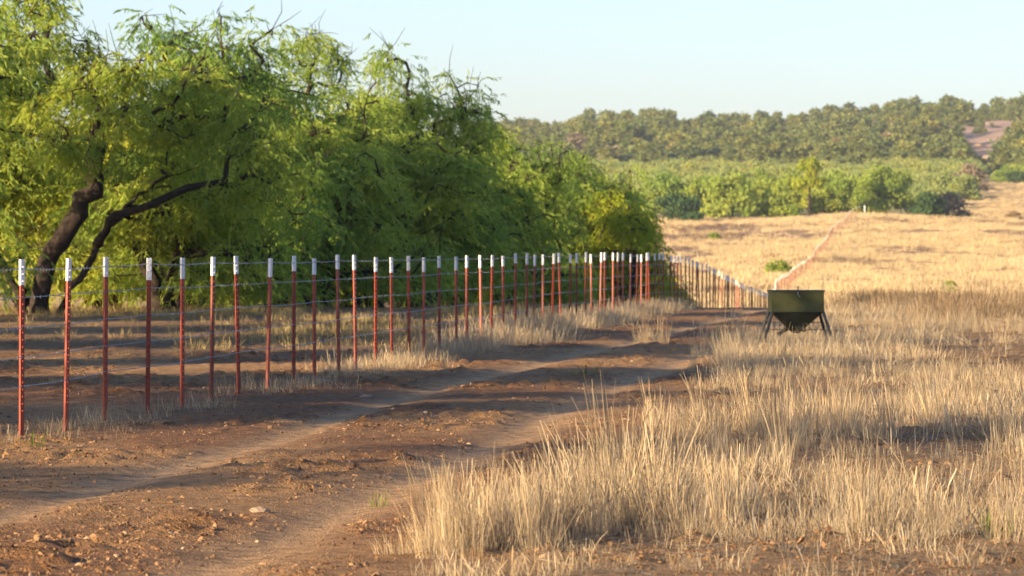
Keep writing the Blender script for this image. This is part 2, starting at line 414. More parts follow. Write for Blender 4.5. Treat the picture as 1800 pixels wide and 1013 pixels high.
def top_of(me):
    a = np.empty(len(me.vertices) * 3, np.float32); me.vertices.foreach_get('co', a); return float(np.percentile(a[2::3], 99.7))
HV = [7.6, 6.9, 6.9, 6.9, 6.9, 4.9, 7.6]
G_ROW = 'mesquite trees in the row behind the fence'
def row_tree(v, px, d, ytop, rz, label, wide=1.0, name='mesquite_tree', meshes=None, hv=None):
    x = pX(px, d); g = gz(x, d, False); h = pZ(ytop, d) - g; M_ = meshes or MES[v]; s = h / top_of(M_[1])
    return place_tree(name, meshes or MES[v], x, d, rz, (s * wide, s * wide, s), label, 'tree', G_ROW)
row_tree(0, 95, 103, -18, 0, 'big mesquite with dark forked trunks leaning over the fence line')
row_tree(1, 335, 113, 32, .4, 'broad bushy mesquite beside the big leaning forked mesquite', 1.1)
row_tree(2, -190, 97, -30, 2.2, 'tall mesquite crowding the big leaning forked mesquite')
row_tree(6, 525, 134, 62, 0, 'slim tall mesquite with an open feathery top against the sky', 1.0)
row_tree(3, 480, 121, 130, 1.0, 'rounded low mesquite under the slim feathery-topped tree', 1.2)
row_tree(4, 715, 139, 98, 2.7, 'tall mesquite with twin rounded tops against the sky', .9)
row_tree(1, 815, 141, 215, 3.6, 'spreading mesquite with bare dark limbs showing in its crown', 1.0)
row_tree(5, 630, 127, 195, .2, 'low mesquite filling the gap between two tall ones', 1.3)
row_tree(3, 890, 152, 228, .9, 'mid-height mesquite stepping down towards the end of the row', .85)
row_tree(2, 965, 160, 262, 4.4, 'smaller mesquite beyond the tall ones where the fence dips', .95)
row_tree(5, 1030, 162, 285, 2.0, 'rounded mesquite next to the yellow-green end tree', .8)
row_tree(0, 1092, 158, 340, 0, 'yellow-green mesquite at the far end of the row', .85, meshes=MESY, hv=4.9)
row_tree(5, 1122, 172, 400, 4.0, 'low green mesquite tapering off beside the yellow-green end tree', .8)
row_tree(5, 1045, 172, 312, 1.0, 'leafy mesquite just behind the yellow-green end tree', .9)
LB = 'leafy mesquite standing in the second rank of the row'
for v, px, d, yt, rz, wd in [(3, 190, 124, 230, 1.2, 1.4), (4, 40, 120, 200, .3, 1.4), (2, 420, 138, 285, 5, 1.5), (1, 590, 150, 300, 2.5, 1.5), (3, 770, 158, 300, 4, 1.5),
                             (4, 870, 165, 300, 1.1, 1.3), (5, 970, 182, 335, .5, 1.3), (1, -90, 112, 60, 1.9, 1.2), (5, 300, 106, 235, 3.3, 1.1), (5, 560, 119, 255, 1.5, 1.2), (5, 740, 131, 290, 5.2, 1.3), (5, 875, 142, 330, 4.1, 1.1), (5, 180, 112, 210, 2.2, 1.2)]:
    row_tree(v, px, d, yt, rz, LB, wd)
# the same row going on beyond the picture's edge: its shade falls across the road
for k, (d, off, v, s) in enumerate([(-18, -17, 5, 1.3), (-7, -15, 6, 1.2), (14, -15, 6, 1.15), (27, -15.5, 2, 1.15), (38, -14.5, 3, 1.2), (49, -15, 4, 1.3), (61, -15.5, 1, 1.25), (73, -16, 4, 1.25), (85, -18, 3, 1.25)]):
    x = fenceX(d) + off
    place_tree('mesquite_tree', MES[v], x, d, k * 1.3, (s * 1.15, s * 1.15, s), 'mesquite continuing the row alongside the road and shading it', 'tree', G_ROW)

# ------------------------------------------------------------------ far trees
FAR = [gen_tree(60 + k, rand_stems(rngT, 6, 3.4, 3), rand_lobes(rngT, 6, 3.4), 80, 45, leaf=(.5, .13), clump_r=.85, mat=m_leaf_far, rmul=1.5, tintmid=.4 + .08 * (k % 3)) for k in range(4)]
SCR = [gen_tree(64 + k, rand_stems(rngT, 4.6, 3.4, 3), rand_lobes(rngT, 4.6, 3.4, low=.08), 70, 42, leaf=(.5, .13), clump_r=.95, mat=m_leaf_scrub, wood=False) for k in range(3)]
FDARK = gen_tree(70, rand_stems(rngT, 4, 3.2, 3), rand_lobes(rngT, 4, 3.2, low=.08), 80, 45, leaf=(.45, .13), clump_r=.85, mat=m_leaf_dark, rmul=1.2)
FYEL = gen_tree(71, [[(0, 0, -.2), (.1, 0, 2.5), (0, .1, 4), (.2, 0, 6.5)]], [((0, 0, 7), (1.4, 1.4, 1.2)), ((.8, 0, 5.4), (1.3, 1.3, 1.0)), ((-.9, 0, 4.6), (1.2, 1.2, .9))], 60, 45, leaf=(.45, .12), clump_r=.6, mat=m_leaf_y, rmul=2.2)
FBRN = gen_tree(72, rand_stems(rngT, 3.6, 3.0, 3), rand_lobes(rngT, 3.6, 3.0, low=.08), 70, 40, leaf=(.4, .1), clump_r=.8, mat=m_leaf_brown)
FBIG = gen_tree(73, rand_stems(rngT, 7.4, 5.2, 5), rand_lobes(rngT, 7.4, 5.2, 9), 170, 55, leaf=(.45, .12), clump_r=.95, mat=m_leaf_far, rmul=1.8)
G_MID = 'trees along the far edge of the pasture'
def mid(meshes, px, d, h, hv, rz, label, wide=1., cat='tree', name='mesquite_tree'):
    x = pX(px, d); s = h * 1.12 / hv
    return place_tree(name, meshes, x, d, rz, (s * wide, s * wide, s), label, cat, G_MID)
mid(FBIG, 1558, 735, 8.3, 8.2, .4, 'big round-crowned tree with pale forked stems past the fence crest')
mid(FYEL, 1422, 722, 8.6, 8.2, 0, 'slim yellow-green tree with one dark trunk at the pasture edge')
mid(FDARK, 1192, 712, 4.6, 4.4, 1, 'low dark green bush beside the end of the mesquite row', 1.0, 'bush', 'bush')
mid(FDARK, 1628, 728, 4.6, 4.4, 2.4, 'dark green bush against the big round-crowned tree', .85, 'bush', 'bush')
mid(FBRN, 1662, 745, 4.6, 4.0, .6, 'brown leafless-looking bush beside the dark green bush', 1.15, 'bush', 'bush')
LM = 'green mesquite at the far edge of the golden pasture'
for k, (px, d, h, wd) in enumerate([(1140, 735, 6.5, 1), (1232, 735, 6.6, 1.0), (1285, 728, 7.4, 1.1), (1335, 740, 6.8, 1), (1378, 730, 6.2, 1.05), (1455, 735, 5.2, 1.1), (1492, 742, 6.6, 1.1), (1250, 765, 8, 1.1), (1310, 770, 8, 1.1), (1400, 765, 8, 1.1), (1470, 775, 8, 1.1), (1180, 768, 8.4, 1.1), (1350, 790, 8, 1.1)]):
    mid(FAR[k % 4], px, d, h, 6.6, k * 1.7, LM, wd)
# green scrub between the pasture and the hill
rs = np.random.default_rng(77); n = 0; scrub = []
while n < 330:
    d = 815 + 500 * rs.random() ** .8; px = rs.uniform(900, 1730)
    lim = np.interp(d, [770, 900, 1000, 1200, 1320], [1665, 1695, 1708, 1722, 1728])
    if px > lim: continue
    scrub.append((px, d)); n += 1
scrub.sort(key=lambda q: q[1])
def stuff_points(name, P, rz, sc_, idx, coll, label, cat, tiltv=None):
    """one object: points that carry copies of the meshes in coll"""
    me = bpy.data.meshes.new(name); P = np.asarray(P, np.float32)
    me.vertices.add(len(P)); me.vertices.foreach_set('co', P.ravel())
    tl = np.zeros((len(P), 2)) if tiltv is None else tiltv
    rot = np.stack([tl[:, 0], tl[:, 1], rz], 1).astype(np.float32)
    a = me.attributes.new('rot', 'FLOAT_VECTOR', 'POINT'); a.data.foreach_set('vector', rot.ravel())
    sv = np.asarray(sc_, np.float32); sv = np.repeat(sv[:, None], 3, 1) if sv.ndim == 1 else sv
    a = me.attributes.new('scl', 'FLOAT_VECTOR', 'POINT'); a.data.foreach_set('vector', sv.ravel())
    a = me.attributes.new('pick', 'INT', 'POINT'); a.data.foreach_set('value', np.asarray(idx, np.int32))
    o = link(name, me)
    g = bpy.data.node_groups.new(name, 'GeometryNodeTree')
    g.interface.new_socket('Geometry', in_out='INPUT', socket_type='NodeSocketGeometry')
    g.interface.new_socket('Geometry', in_out='OUTPUT', socket_type='NodeSocketGeometry')
    gi = g.nodes.new('NodeGroupInput'); go = g.nodes.new('NodeGroupOutput')
    ip = g.nodes.new('GeometryNodeInstanceOnPoints'); ci = g.nodes.new('GeometryNodeCollectionInfo')
    ci.inputs['Collection'].default_value = coll; ci.inputs['Separate Children'].default_value = True; ci.inputs['Reset Children'].default_value = True
    def na(nm, ty):
        q = g.nodes.new('GeometryNodeInputNamedAttribute'); q.data_type = ty; q.inputs[0].default_value = nm; return q.outputs[0]
    g.links.new(gi.outputs[0], ip.inputs['Points']); g.links.new(ci.outputs[0], ip.inputs['Instance'])
    ip.inputs['Pick Instance'].default_value = True
    g.links.new(na('pick', 'INT'), ip.inputs['Instance Index']); g.links.new(na('rot', 'FLOAT_VECTOR'), ip.inputs['Rotation'])
    g.links.new(na('scl', 'FLOAT_VECTOR'), ip.inputs['Scale']); g.links.new(ip.outputs[0], go.inputs[0])
    md = o.modifiers.new('scatter', 'NODES'); md.node_group = g
    return tag(o, label, cat, kind='stuff')
def source(name, meshes):
    c = bpy.data.collections.new(name)
    for i, m in enumerate(meshes):
        o = bpy.data.objects.new(f'{name}_{i:02d}', m); c.objects.link(o)
    return c

for k, (px, d) in enumerate(scrub[:150]):
    x = pX(px, d); s = rs.uniform(.6, 1.1)
    place_tree('scrub_mesquite', (None, SCR[k % 3][1]), x, d, rs.random() * 6, (s * 1.15, s * 1.15, s), 'green scrub mesquite between the pasture edge and the far hill', 'tree', 'scrub mesquite below the far hill')
far_src = source('scrub', [f[1] for f in SCR])
rest = scrub[150:]
rx = np.array([pX(p, d) for p, d in rest]); rd = np.array([d for p, d in rest])
more = rs.uniform(0, 1, (500, 2)); mx_, md_ = 0 + more[:, 0] * 0, 900 + more[:, 1] * 400
mpx = 700 + more[:, 0] * 1010; rx = np.concatenate([rx, pX(mpx, md_)]); rd = np.concatenate([rd, md_])
keep = 900 + rx / rd * F < np.interp(rd, [770, 900, 1000, 1200, 1320], [1665, 1695, 1708, 1722, 1728]); rx, rd = rx[keep], rd[keep]
stuff_points('scrub_woodland', np.stack([rx, rd, heightmap(rx, rd, False)], 1), rs.random(len(rx)) * 6.28, rs.uniform(.6, 1.15, len(rx)), rs.integers(0, 3, len(rx)), far_src,
             'mass of haze-paled green scrub trees at the foot of the far hill', 'scrub')
for k, (px, d, s) in enumerate([(1768, 1130, 1.0), (1790, 1120, 1.1), (1812, 1125, 1.0), (1780, 1180, 1.0), (1803, 1190, 1.2)]):
    x = pX(px, d); place_tree('bush', (None, FDARK[1] if k % 2 else FAR[k % 4][1]), x, d, k, (s * 1.1, s * 1.1, s * .75), 'green bush beyond the clearing at the foot of the stony slope', 'bush', 'bushes past the clearing')
place_tree('bush', (None, FBRN[1]), pX(1780, 740), 740, 0, (.55, .55, .4), 'small dark brown bush alone in the clearing', 'bush')
place_tree('bush', (None, FBRN[1]), pX(1700, 1010), 1010, 0, (1.6, 1.6, 1.8), 'tall brown bush beside the clearing below the hill', 'bush')

# junipers on the hill
JUN = []
for k in range(5):
    lb = [((rngT.normal(0, .9), rngT.normal(0, .9), 1.3 + .5 * rngT.random()), (1.5, 1.5, 1.3)) for _ in range(3)] + [((rngT.normal(0, .5), 0, 2.8 + rngT.random()), (1.2, 1.2, 1.2))]
    JUN.append(gen_tree(90 + k, [[(0, 0, 0), (0, 0, 1), (0, 0, 2)]], lb, 46, 40, leaf=(.65, .2), clump_r=.75, droop=-.2, mat=m_leaf_jun if k < 4 else m_leaf_brown, wood=False, tintmid=.35 + .08 * k if k < 4 else .5, shell=.4)[1])
hp = []
while len(hp) < 3600:
    d = rs.uniform(1270, 2040); px = rs.uniform(820, 1890)
    if rs.random() > d / 2040: continue
    y = HY - (gz(pX(px, d), d, False) - EYE) / d * F
    bare = abs(px - (1722 + (330 - y) * .22)) < 14 + (330 - y) * .42 and 215 < y < 340
    if bare and rs.random() < .95: continue
    if px > 1600 and vnoise(np.array(px / 26), np.array(y / 10), 8) < .22: continue
    hp.append((px, d))
def jsz(k): return rs.uniform(.75, 1.45)
hp.sort(key=lambda q: -q[1])
big = hp[:130] + hp[-130:]; restj = hp[130:-130]
for k, (px, d) in enumerate(big):
    x = pX(px, d); s = float(np.clip(rs.lognormal(-.08, .33), .5, 1.8)); v = int(rs.integers(0, 100)); v = 4 if v < 5 else v % 4
    place_tree('juniper', (None, JUN[v]), x, d, rs.random() * 6, (s * 1.15, s * 1.15, s), 'olive juniper along the skyline of the far hill' if k < 130 else 'olive juniper at the foot of the far hill slope', 'tree',
               'junipers on the hill skyline' if k < 130 else 'junipers at the hill foot', sink=.3)
rx = np.array([pX(p, d) for p, d in restj]); rd = np.array([d for p, d in restj]); pv = rs.integers(0, 100, len(rx)); pv = np.where(pv < 5, 4, pv % 4)
stuff_points('juniper_woodland', np.stack([rx, rd, heightmap(rx, rd, False) - .3], 1), rs.random(len(rx)) * 6.28, np.clip(rs.lognormal(-.2, .5, len(rx)), .3, 2.0), pv, source('juniper_mass', JUN),
             'mass of olive green junipers covering the far hill', 'woodland')

# ------------------------------------------------------------------ grass
def gen_tuft(seed, n, h, spread, lean, wid, mat, seg=3, heads=.3, flat=False):
    rng = np.random.default_rng(seed); Vs = []; Qs = []; Tn = []
    base = 0
    for i in range(n):
        a = rng.random() * 6.283; r = spread * math.sqrt(rng.random()); p = np.array([math.cos(a) * r, math.sin(a) * r, -.02])
        L = h * rng.uniform(.35, 1.1) * (1 if rng.random() > .25 else .5); ln = abs(rng.normal(0, lean)); b = a + rng.normal(0, .9)
        if flat: ln = 1.5; L *= .8; p[2] = .005 + .02 * rng.random()
        wv = rng.uniform(.7, 1.3) * wid; f = rng.random() * 6.283; sv = np.array([math.cos(f), math.sin(f), 0]) * wv * .5
        pts = [p]; cur = ln * .5
        for k in range(seg):
            cur += ln * .5 / seg + rng.normal(0, .07); q = pts[-1] + L / seg * np.array([math.cos(b) * math.sin(cur), math.sin(b) * math.sin(cur), max(math.cos(cur), -.2) if not flat else rng.normal(0, .05)])
            pts.append(q)
        ws = np.linspace(1, .35, seg + 1)
        if rng.random() < heads and not flat: ws[-2] = 1.7; ws[-1] = .9
        for k, q in enumerate(pts): Vs += [q - sv * ws[k], q + sv * ws[k]]
        for k in range(seg): Qs.append([base + 2 * k, base + 2 * k + 1, base + 2 * k + 3, base + 2 * k + 2]); 
        tn = np.clip(rng.normal(.5, .24), 0, 1); Tn += [tn] * seg; base += 2 * (seg + 1)
    m = mesh_np('tuft', np.array(Vs), np.array(Qs), mat=mat)
    a = m.attributes.new('tint', 'FLOAT', 'FACE'); a.data.foreach_set('value', np.array(Tn, np.float32)); return m

rg = np.random.default_rng(123)
def scatter(name, tufts, xd, smin, smax, label, cat, hmul=None, tilt=.12, sink=0.0):
    xd = np.asarray(xd); n = len(xd); z = heightmap(xd[:, 0], xd[:, 1]) - sink
    s = rg.uniform(smin, smax, n)
    if hmul is not None: s = s * hmul
    return stuff_points(name, np.stack([xd[:, 0], xd[:, 1], z], 1), rg.random(n) * 6.28, s, rg.integers(0, len(tufts), n), source(name + '_kinds', tufts), label, cat, rg.normal(0, tilt, (n, 2)))

# dry standing grass right of the road
T_dry = [gen_tuft(200 + k, 110, .52, .17, .36, .0027, m_straw) for k in range(5)] + [gen_tuft(210 + k, 40, .66, .09, .18, .0036, m_straw, heads=.6) for k in range(2)] + [gen_tuft(215 + k, 110, .30, .22, .6, .0032, m_straw) for k in range(3)]
pts = []; hm = []; FXX = pX(1399, 69.5)
def clump(px, yb, nn, rx_, rd_, h):
    d0 = F * EYE / (yb - HY); x0 = pX(px, d0)
    for _ in range(max(3, int(nn * .62))):
        pts.append((x0 + rg.normal(0, rx_), d0 + rg.normal(0, rd_))); hm.append(h * rg.uniform(.6, 1.05))
for a in [(775, 970, 20, .10, .3, .66), (830, 965, 24, .12, .35, .74), (890, 958, 26, .12, .4, .80), (950, 945, 26, .14, .5, .84), (1005, 930, 26, .14, .5, .95), (1060, 905, 30, .13, .5, 1.08), (1130, 900, 26, .12, .5, 1.1), (1185, 930, 16, .12, .5, .95), (900, 900, 18, .3, .6, .72),
          (1250, 930, 14, .2, .6, .75), (1560, 940, 18, .25, .5, .7), (1500, 900, 12, .3, .8, .65), (1290, 760, 18, .22, .7, .95), (1440, 720, 14, .4, 1.2, .85), (1640, 760, 24, .4, 1.2, .95), (1740, 770, 18, .35, 1.2, .95), (1700, 820, 12, .5, 1.5, .75),
          (1285, 618, 30, .3, 2.0, 1.05), (1590, 610, 10, .2, .5, 1.2), (1150, 603, 16, .2, .4, 1.0), (1330, 640, 12, .4, 2, .6), (1440, 612, 20, .2, .5, .55), (1345, 616, 14, .12, .4, .5), (1400, 614, 12, .2, .4, .38), (1500, 615, 20, .35, 1.5, .75), (1780, 880, 12, .3, 1, .75), (1400, 850, 10, .25, .8, .7), (1800, 960, 10, .2, .5, .7)]: clump(*a)
for _ in range(26000):
    d = 20.3 + 100 * rg.random() ** 1.25; x = rg.uniform(-1.5, .135 * d + 1.5)
    e = x - grassEdge(np.array(d))
    if e < -.15: continue
    q = fbm(np.array(x * .5), np.array(d * .11), 301, 3)
    dens = sstep(.44, .58, q) * .95 + .05
    if abs(x - FXX) < .8 and 56 < d < 71.5: dens *= .25
    if e < .5: dens *= .6
    if rg.random() > dens * (.2 if d < 40 else .3): continue
    if d < 22.5 and rg.random() < .75: continue
    pts.append((x, d)); hm.append((.24 + .5 * float(sstep(.46, .72, q))) * rg.uniform(.6, 1.2) * (.85 if d < 60 else 1.05))
scatter('dry_grass', T_dry, pts, .85, 1.15, 'tall straw coloured dry grass standing beside the dirt road', 'grass', np.array(hm))
T_fall = [gen_tuft(290 + k, 9, .55, .3, 1.5, .0055, m_straw, seg=3, flat=True) for k in range(3)]
fl = []
for _ in range(900):
    d = 19 + 45 * rg.random() ** 1.4; x = rg.uniform(-2.2, .125 * d + .5)
    if x - grassEdge(np.array(d)) > (-.6 if rg.random() < .3 else 0): fl.append((x, d))
scatter('fallen_stalks', T_fall, fl, .7, 1.3, 'fallen pale grass stalks lying between the dry tufts', 'litter', tilt=.12)
T_low = [gen_tuft(220 + k, 70, .20, .28, .65, .0034, m_straw) for k in range(4)]
sp_ = []; sh_ = []
for _ in range(11000):
    d = 19.5 + 95 * rg.random() ** 1.3; x = rg.uniform(-1.5, .13 * d + 1.0); e = x - grassEdge(np.array(d))
    q = fbm(np.array(x * .6), np.array(d * .16), 351, 3)
    if e < 0.1 or rg.random() > (.06 + .8 * sstep(.46, .58, q)) * (.45 if d < 40 else .65): continue
    if d < 22.5 and rg.random() < .65: continue
    sp_.append((x, d)); sh_.append((.65 if d < 23 else 1.0) * rg.uniform(.5, 1.25) * (1.0 if d < 60 else 1.2))
scatter('short_straw', T_low, sp_, .85, 1.15, 'short matted straw covering the ground between the taller dry tufts', 'grass', np.array(sh_))
# straw lying on the ground
T_lit = [gen_tuft(230 + k, 26, .22, .35, 1.5, .0042, m_straw, seg=2, flat=True) for k in range(4)]
lp = []
for _ in range(12000):
    d = 17 + 70 * rg.random() ** 1.3; x = rg.uniform(-.115 * d - 1, .13 * d + 1); e = x - grassEdge(np.array(d))
    q = fbm(np.array(x * .7), np.array(d * .3), 401, 3)
    pr = 1.0 if e > 0 else .5 * float(sstep(.45, .65, q))
    if rg.random() < pr * (1 - .9 * float(rutmask(np.array(x), np.array(d)).clip(0, 1))): lp.append((x, d))
scatter('straw_litter', T_lit, lp, .6, 1.3, 'broken straw lying on the dirt', 'litter', tilt=.03)
# thin grass at the foot of the fence
T_fine = [gen_tuft(240 + k, 46, .24, .30, .45, .0030, m_straw) for k in range(4)]
fp = []; fh = []
for _ in range(1500):
    d = 33 + 82 * rg.random(); x = fenceX(d) + rg.normal(.1, .32); q = fbm(np.array(d * .3), np.array(x), 501, 2)
    dens = float(np.interp(d, [33, 45, 60, 66, 74, 100, 115], [.22, .35, .6, .9, 1, .9, .8])) * (.4 + q)
    if rg.random() < dens: fp.append((x, d)); fh.append(float(np.interp(d, [33, 45, 60, 68, 74, 85, 115], [.55, .7, .9, 1.5, 1.9, 1.3, 1.4])) * rg.uniform(.6, 1.1))
scatter('fence_grass', T_fine, fp, .8, 1.2, 'thin pale dry grass along the foot of the wire fence', 'grass', np.array(fh))
# yellow-green grass under the trees
T_yg = [gen_tuft(250 + k, 45, .19, .25, .5, .006, m_ygrass) for k in range(4)]
yp = []
for _ in range(5200):
    d = 58 + 62 * rg.random(); x = rg.uniform(-.125 * d - 2, fenceX(d) - .4)
    q = fbm(np.array(x * .3), np.array(d * .12), 601, 3)
    if rg.random() < float(sstep(60, 78, np.array(d))) * (.06 + .7 * sstep(.46, .6, q)): yp.append((x, d))
scatter('shade_grass', T_yg, yp, .6, 1.15, 'yellow-green grass between the fence and the mesquite trunks', 'grass')
# brown weeds in the shade at the brow of the rise
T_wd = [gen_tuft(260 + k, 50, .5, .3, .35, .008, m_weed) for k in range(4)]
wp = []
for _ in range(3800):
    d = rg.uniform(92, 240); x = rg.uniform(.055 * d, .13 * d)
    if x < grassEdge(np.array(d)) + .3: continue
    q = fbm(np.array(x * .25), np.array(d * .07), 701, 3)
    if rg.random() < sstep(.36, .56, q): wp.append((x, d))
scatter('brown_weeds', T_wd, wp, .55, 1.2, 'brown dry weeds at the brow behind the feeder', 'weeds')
# golden pasture
T_fd = [gen_tuft(270 + k, 64, .5, .75, .5, .02, m_field, seg=2) for k in range(4)]
pp = []; ph = []
for _ in range(26000):
    d = 225 + 520 * rg.random() ** .9; px = rg.uniform(1080, 1840); x = pX(px, d)
    q = fbm(np.array(x / 9), np.array(d / 22), 71, 4)
    if q > .53 and rg.random() < .9: continue
    if px < 1330 and 520 < d < 690 and rg.random() < .6: continue
    pp.append((x, d)); ph.append(.55 + .7 * rg.random() ** 2)
for _ in range(2500):
    d = 740 + 380 * rg.random(); px = rg.uniform(1660, 1860); pp.append((pX(px, d), d)); ph.append(rg.uniform(.5, 1.0))
scatter('pasture_grass', T_fd, pp, .8, 1.2, 'sunlit golden dry grass covering the pasture beyond the dip', 'grass', np.array(ph))
pw = []
for _ in range(5000):
    d = 235 + 460 * rg.random(); px = rg.uniform(1150, 1830); x = pX(px, d); q = fbm(np.array(x / 12), np.array(d / 30), 811, 4)
    if q > .585: pw.append((x, d))
scatter('pasture_weeds', [gen_tuft(295 + k, 40, .5, .5, .5, .03, m_weed, seg=2) for k in range(3)], pw, .5, 1.1, 'brown weed patches streaking the golden pasture', 'weeds')
# green weeds, one by one
T_g = [gen_tuft(280 + k, 40, .24, .10, .6, .006, m_green) for k in range(2)]
for k, (px, yb, s, lb) in enumerate([(62, 785, .6, 'small green weed at the foot of the first fence post'), (668, 880, .5, 'sparse green weed between the wheel ruts'), (1035, 662, .9, 'low green weed patch in the middle of the dirt road'), (1012, 660, .6, 'tiny green weed beside the low green weed patch'), (1748, 940, .8, 'green sprig among the dry straw')]):
    d = F * EYE / (yb - HY); x = pX(px, d); o = link('green_weed', T_g[k % 2], None, (x, d, gz(x, d))); o.scale = (s, s, s * (.7 if k in (2, 3) else 1)); tag(o, lb, 'weed')
GB = gen_tree(75, [[(0, 0, 0), (0, 0, .6)]], [((0, 0, .7), (.8, .8, .6)), ((.4, 0, .5), (.6, .6, .4))], 40, 40, leaf=(.22, .07), clump_r=.35, mat=m_leaf_far, wood=False, droop=-.1)
for px, d, s, lb in [(1366, 400, 1.15, 'round green bush alone on the golden pasture'), (1283, 172, .55, 'green bush growing through the wires where the fence dips'), (1668, 330, .5, 'small green bush on the pasture past the brown weeds'), (1672, 300, .45, 'low pale green bush below another small pasture bush'), (1255, 560, .7, 'tiny green bush on the bare strip of pasture')]:
    x = pX(px, d); place_tree('bush', GB, x, d, 0, (s, s, s), lb, 'bush')

# ------------------------------------------------------------------ clods and stones
def rock_mesh(seed, mat, flat=.45):
    import bmesh
    bm = bmesh.new(); bmesh.ops.create_icosphere(bm, subdivisions=2, radius=1); r = np.random.default_rng(seed)
    k = r.normal(0, 1, (6, 3))
    for v in bm.verts:
        c = np.array(v.co); f = 1 + .22 * sum(math.sin(2.2 * c @ q + i) for i, q in enumerate(k)) / 2.4 + r.normal(0, .05); v.co = Vector(c * f); v.co.z *= flat
    m = bpy.data.meshes.new('rock'); bm.to_mesh(m); bm.free(); m.materials.append(mat); return m
m_clod, t, b = newmat('clod')
oi = nd(t, 'ShaderNodeObjectInfo').outputs['Random']
t.links.new(ramp(t, oi, [(0, (.10, .05, .028)), (.6, (.20, .11, .052)), (.96, (.27, .165, .085)), (1, (.36, .26, .17))]), b.inputs['Base Color']); b.inputs['Roughness'].default_value = 1
m_stone, t, b = newmat('pale_stone'); nn_ = noise(t, 6, 5, .6)
t.links.new(ramp(t, nn_, [(.3, (.20, .14, .09)), (.7, (.36, .27, .18))]), b.inputs['Base Color']); b.inputs['Roughness'].default_value = .9
RK = [rock_mesh(300 + k, m_clod) for k in range(5)]
cp = []; cs_ = []
for _ in range(52000):
    d = 17 + 75 * rg.random() ** 1.4; x = rg.uniform(-.12 * d - .5, .11 * d)
    q = fbm(np.array(x * .8), np.array(d * .5), 41, 3); pr = float(sstep(.36, .62, q)) * (1 - .97 * float(rutmask(np.array(x), np.array(d)).clip(0, 1)))
    if rg.random() < pr: cp.append((x, d)); cs_.append(.005 + .016 * rg.random() ** 4)
for _ in range(15000):
    d = 19.5 + 22 * rg.random() ** 1.2; x = rg.uniform(-.118 * d - .3, .09 * d)
    q = fbm(np.array(x * 1.1), np.array(d * .6), 43, 3)
    if rg.random() < (.12 + .88 * float(sstep(.42, .6, q))) * (1 - .9 * float(rutmask(np.array(x), np.array(d)).clip(0, 1))): cp.append((x, d)); cs_.append(.004 + .011 * rg.random() ** 3)
scatter('dirt_clods', RK, cp, .9, 1.1, 'crumbled clods of brown dirt along the road', 'clods', np.array(cs_), tilt=.6)
SM = [rock_mesh(320 + k, m_stone, .5) for k in range(3)]
for k, (px, yb, s, lb) in enumerate([(645, 698, .05, 'pale stone beside the wheel rut near the fence'), (455, 897, .055, 'flat grey stone in the lit dirt between the ruts'), (1085, 612, .06, 'pale stone at the edge of the road by the dry tuft')]):
    d = F * EYE / (yb - HY); x = pX(px, d); o = link('stone', SM[k], None, (x, d, gz(x, d) + s * .15)); o.scale = (s * 1.3, s, s * .8); tag(o, lb, 'stone')
d = F * EYE / (745 - HY); x = pX(285, d); o = link('dirt_lump', rock_mesh(340, m_clod, .55), None, (x, d, gz(x, d) + .01)); o.scale = (.10, .08, .07); tag(o, 'dark lump of turned soil below the fence wires', 'lump')
for k, (px, d, s) in enumerate([(1735, 1480, 1.6), (1762, 1560, 1.4), (1722, 1600, 1.5), (1750, 1720, 1.8), (1770, 1640, 1.5), (1740, 1820, 1.7), (1765, 1380, 1.3)]):
    x = pX(px, d); o = link('boulder', SM[k % 3], None, (x, d, gz(x, d, False) + .3)); o.scale = (s * 1.4, s, s); tag(o, 'pale boulder on the bare stony slope of the hill', 'boulder', 'boulders on the hill slope')

# ------------------------------------------------------------------ fence
def paint(name, c0, c1, rough=.5, scale=20, spec=.4, dirt=None, vary=.0):
    m, t, b = newmat(name); co = nd(t, 'ShaderNodeTexCoord').outputs['Object']; n = noise(t, scale, 5, .65, co)
    c = ramp(t, n, [(.35, c0), (.65, c1)])
    if dirt:
        n2 = noise(t, scale * .35, 6, .7, co); c = mixrgb(t, ramp(t, n2, [(.55, (0, 0, 0)), (.68, (.8, .8, .8))]), c, dirt)
    if vary:
        oi = nd(t, 'ShaderNodeObjectInfo').outputs['Random']
        c = mixrgb(t, 1.0, c, ramp(t, oi, [(0, (1 - vary,) * 3), (1, (1 + vary * .6,) * 3)]), 'MULTIPLY')
    t.links.new(c, b.inputs['Base Color']); b.inputs['Roughness'].default_value = rough; b.inputs['Specular IOR Level'].default_value = spec
    return m
m_red = paint('red_oxide_paint', (.24, .034, .014), (.31, .055, .021), .5, dirt=(.15, .05, .025), vary=.35)
m_white = paint('white_paint', (.66, .66, .64), (.80, .80, .78), .5, dirt=(.5, .42, .36), vary=.15)
m_wire, t, b = newmat('galvanised_wire'); b.inputs['Base Color'].default_value = (.20, .22, .26, 1); b.inputs['Metallic'].default_value = .55; b.inputs['Roughness'].default_value = .42

